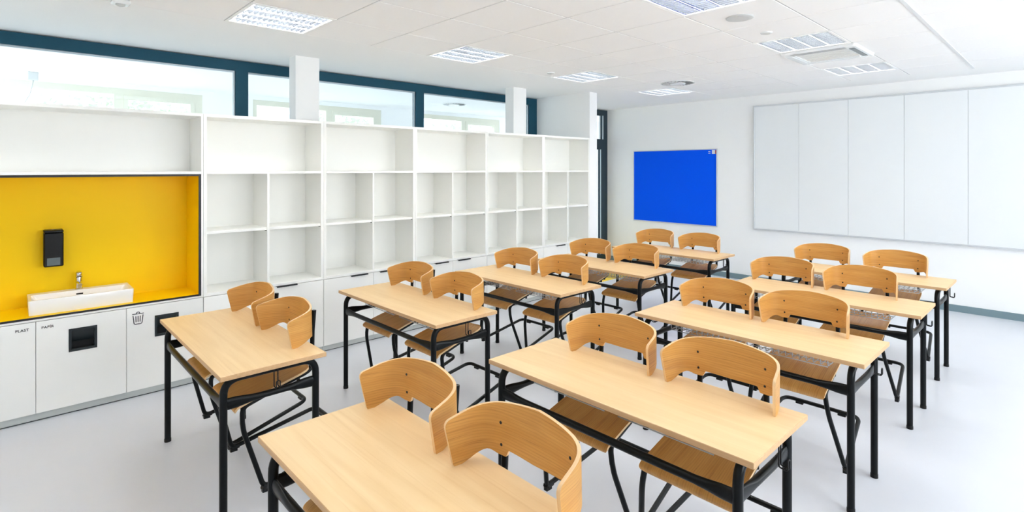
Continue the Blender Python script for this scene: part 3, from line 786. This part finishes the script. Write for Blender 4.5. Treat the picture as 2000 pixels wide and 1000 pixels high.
    for side in (0, 1):
        vs, uvs = [], []
        for i, p in enumerate(prof):
            a = prof[max(0, i-1)]; b = prof[min(len(prof)-1, i+1)]
            tx_, tz_ = b[0]-a[0], b[1]-a[1]; l_ = math.hypot(tx_, tz_); nx_, nz_ = -tz_/l_, tx_/l_
            for x in xs:
                dish = -.008*(1-x*x)*sm(.05, .18, dl[i])
                o_ = 0 if side == 0 else -.011
                vs.append((x*hw(dl[i]), p[0]+nx_*o_, p[1]+nz_*o_+dish)); uvs.append((dl[i], x*.2))
        fs = [(i*K+k, i*K+k+1, (i+1)*K+k+1, (i+1)*K+k) for i in range(len(prof)-1) for k in range(K-1)]
        if side: fs = [q[::-1] for q in fs]
        sm_.add(vs, fs, 0, uvs)
    n = len(prof); B0 = n*K
    rim = [k for k in range(K)] + [i*K+K-1 for i in range(1, n)] + [(n-1)*K+k for k in range(K-2, -1, -1)] + [i*K for i in range(n-2, 0, -1)]
    vs = [sm_.v[i] for i in rim] + [sm_.v[B0+i] for i in rim]; L_ = len(rim)
    sm_.add(vs, [(i, L_+i, L_+(i+1) % L_, (i+1) % L_) for i in range(L_)], 1, [(i*.02, 0) for i in range(L_)] + [(i*.02, .01) for i in range(L_)])
    seat = part(sm_, 'seat', ['oak', 'ply_edge'], t, 50)
    # steel tube frame
    r = .0122
    loopR = None
    for sx in (-1, 1):
        part(MB().tube(fillet([(sx*.144, .044, .912), (sx*.144, .035, .80), (sx*.148, .030, .66), (sx*.153, .020, .590), (sx*.165, -.03, .578)], [.1, .1, .03], 6), .012, 10), 'back_post', 'metal', t, 60)
        rl = fillet([(sx*.160, -.01, .582), (sx*.172, -.16, .549), (sx*.186, -.342, .500), (sx*.199, -.345, .425)], [.2, .045], 8)
        part(MB().tube(rl, r, 10), 'seat_rail', 'metal', t, 60)
        lp = fillet([(sx*.198, -.3448, .432), (sx*.206, -.341, .385), (sx*.262, -.263, .100), (sx*.254, -.19, .117)], [.25, .045], 8)
        lg = part(MB().tube(lp, r, 10), 'leg', 'metal', t, 60)
        fc = [(sx*.263, -.270, .110), (sx*.262, -.258, .100), (sx*.258, -.225, .106)]
        part(MB().tube(fillet(fc, .01, 3), .0145, 8).box(sx*.262-.011, sx*.262+.011, -.272, -.235, .080, .100), 'foot_cap', 'black_plastic', lg, 40)
        part(MB().lathe((sx*.168, -.12, .532), [(.009, 0), (.009, .02)], 10), 'stacking_buffer', 'black_plastic', seat, 40)
    loop = fillet([(-.254, -.19, .117), (-.212, .205, .210), (.212, .205, .210), (.254, -.19, .117)], .055, 8)
    lo_ = part(MB().tube(loop, r, 10), 'floor_loop', 'metal', t, 60)
    for sx in (-.12, .12):
        part(MB().bbox(sx-.022, sx+.022, .194, .216, .188, .201, .002), 'glide', 'black_plastic', lo_)
    part(MB().tube([(-.163, -.05, .556), (.163, -.05, .556)], .009, 8), 'cross_bar', 'metal', t, True)
    return t

DESKS = [  # key, x, y, label
 ('A', -3.971, .709, 'beech topped school desk nearest the washbasin, in the row along the shelves'), ('B', -3.970, 1.891, 'beech topped school desk second from the washbasin in the row along the shelves'),
 ('C', -3.976, 3.033, 'beech topped school desk third from the washbasin, middle of the row along the shelves'), ('D', -3.930, 4.085, 'beech topped school desk fourth from the washbasin in the row along the shelves'),
 ('E', -3.927, 5.388, 'beech topped school desk in front of the blue pinboard'), ('F', -1.998, .651, 'beech topped school desk cut off by the bottom edge, nearest the camera'),
 ('G', -2.018, 1.748, 'beech topped school desk second in the right hand row'), ('H', -2.012, 3.014, 'beech topped school desk in the middle of the right hand row'),
 ('I', -1.997, 4.272, 'beech topped school desk fourth in the right hand row'), ('J', -2.022, 5.419, 'beech topped school desk nearest the whiteboard at the right')]
CH = dict(A=(.336, .899), B=(.362, .958), C=(.385, .966), D=(.377, .943), E=(.350, .928), F=(.298, .858), G=(.436, .987), H=(.363, .895), I=(.306, .863), J=(.290, .884))
where = dict(A='the desk nearest the washbasin', B='the second desk of the shelf side row', C='the middle desk of the shelf side row', D='the fourth desk of the shelf side row', E='the desk before the blue pinboard',
             F='the front desk cut off by the bottom edge', G='the second desk of the right hand row', H='the middle desk of the right hand row', I='the fourth desk of the right hand row', J='the desk nearest the whiteboard')
pd = pc = None
for (k, x, y, lab) in DESKS:
    if pd is None: o = pd = make_desk()
    else: o = copy_tree(pd)
    o.location = (x, y, 0); o['label'] = lab
for (k, x, y, lab) in DESKS:
    for i, cx_ in enumerate(CH[k]):
        if pc is None: o = pc = make_chair()
        else: o = copy_tree(pc)
        o.location = (x+cx_, y+DD, 0)
        o['label'] = ('left' if i == 0 else 'right') + ' oak plywood chair hung on ' + where[k]
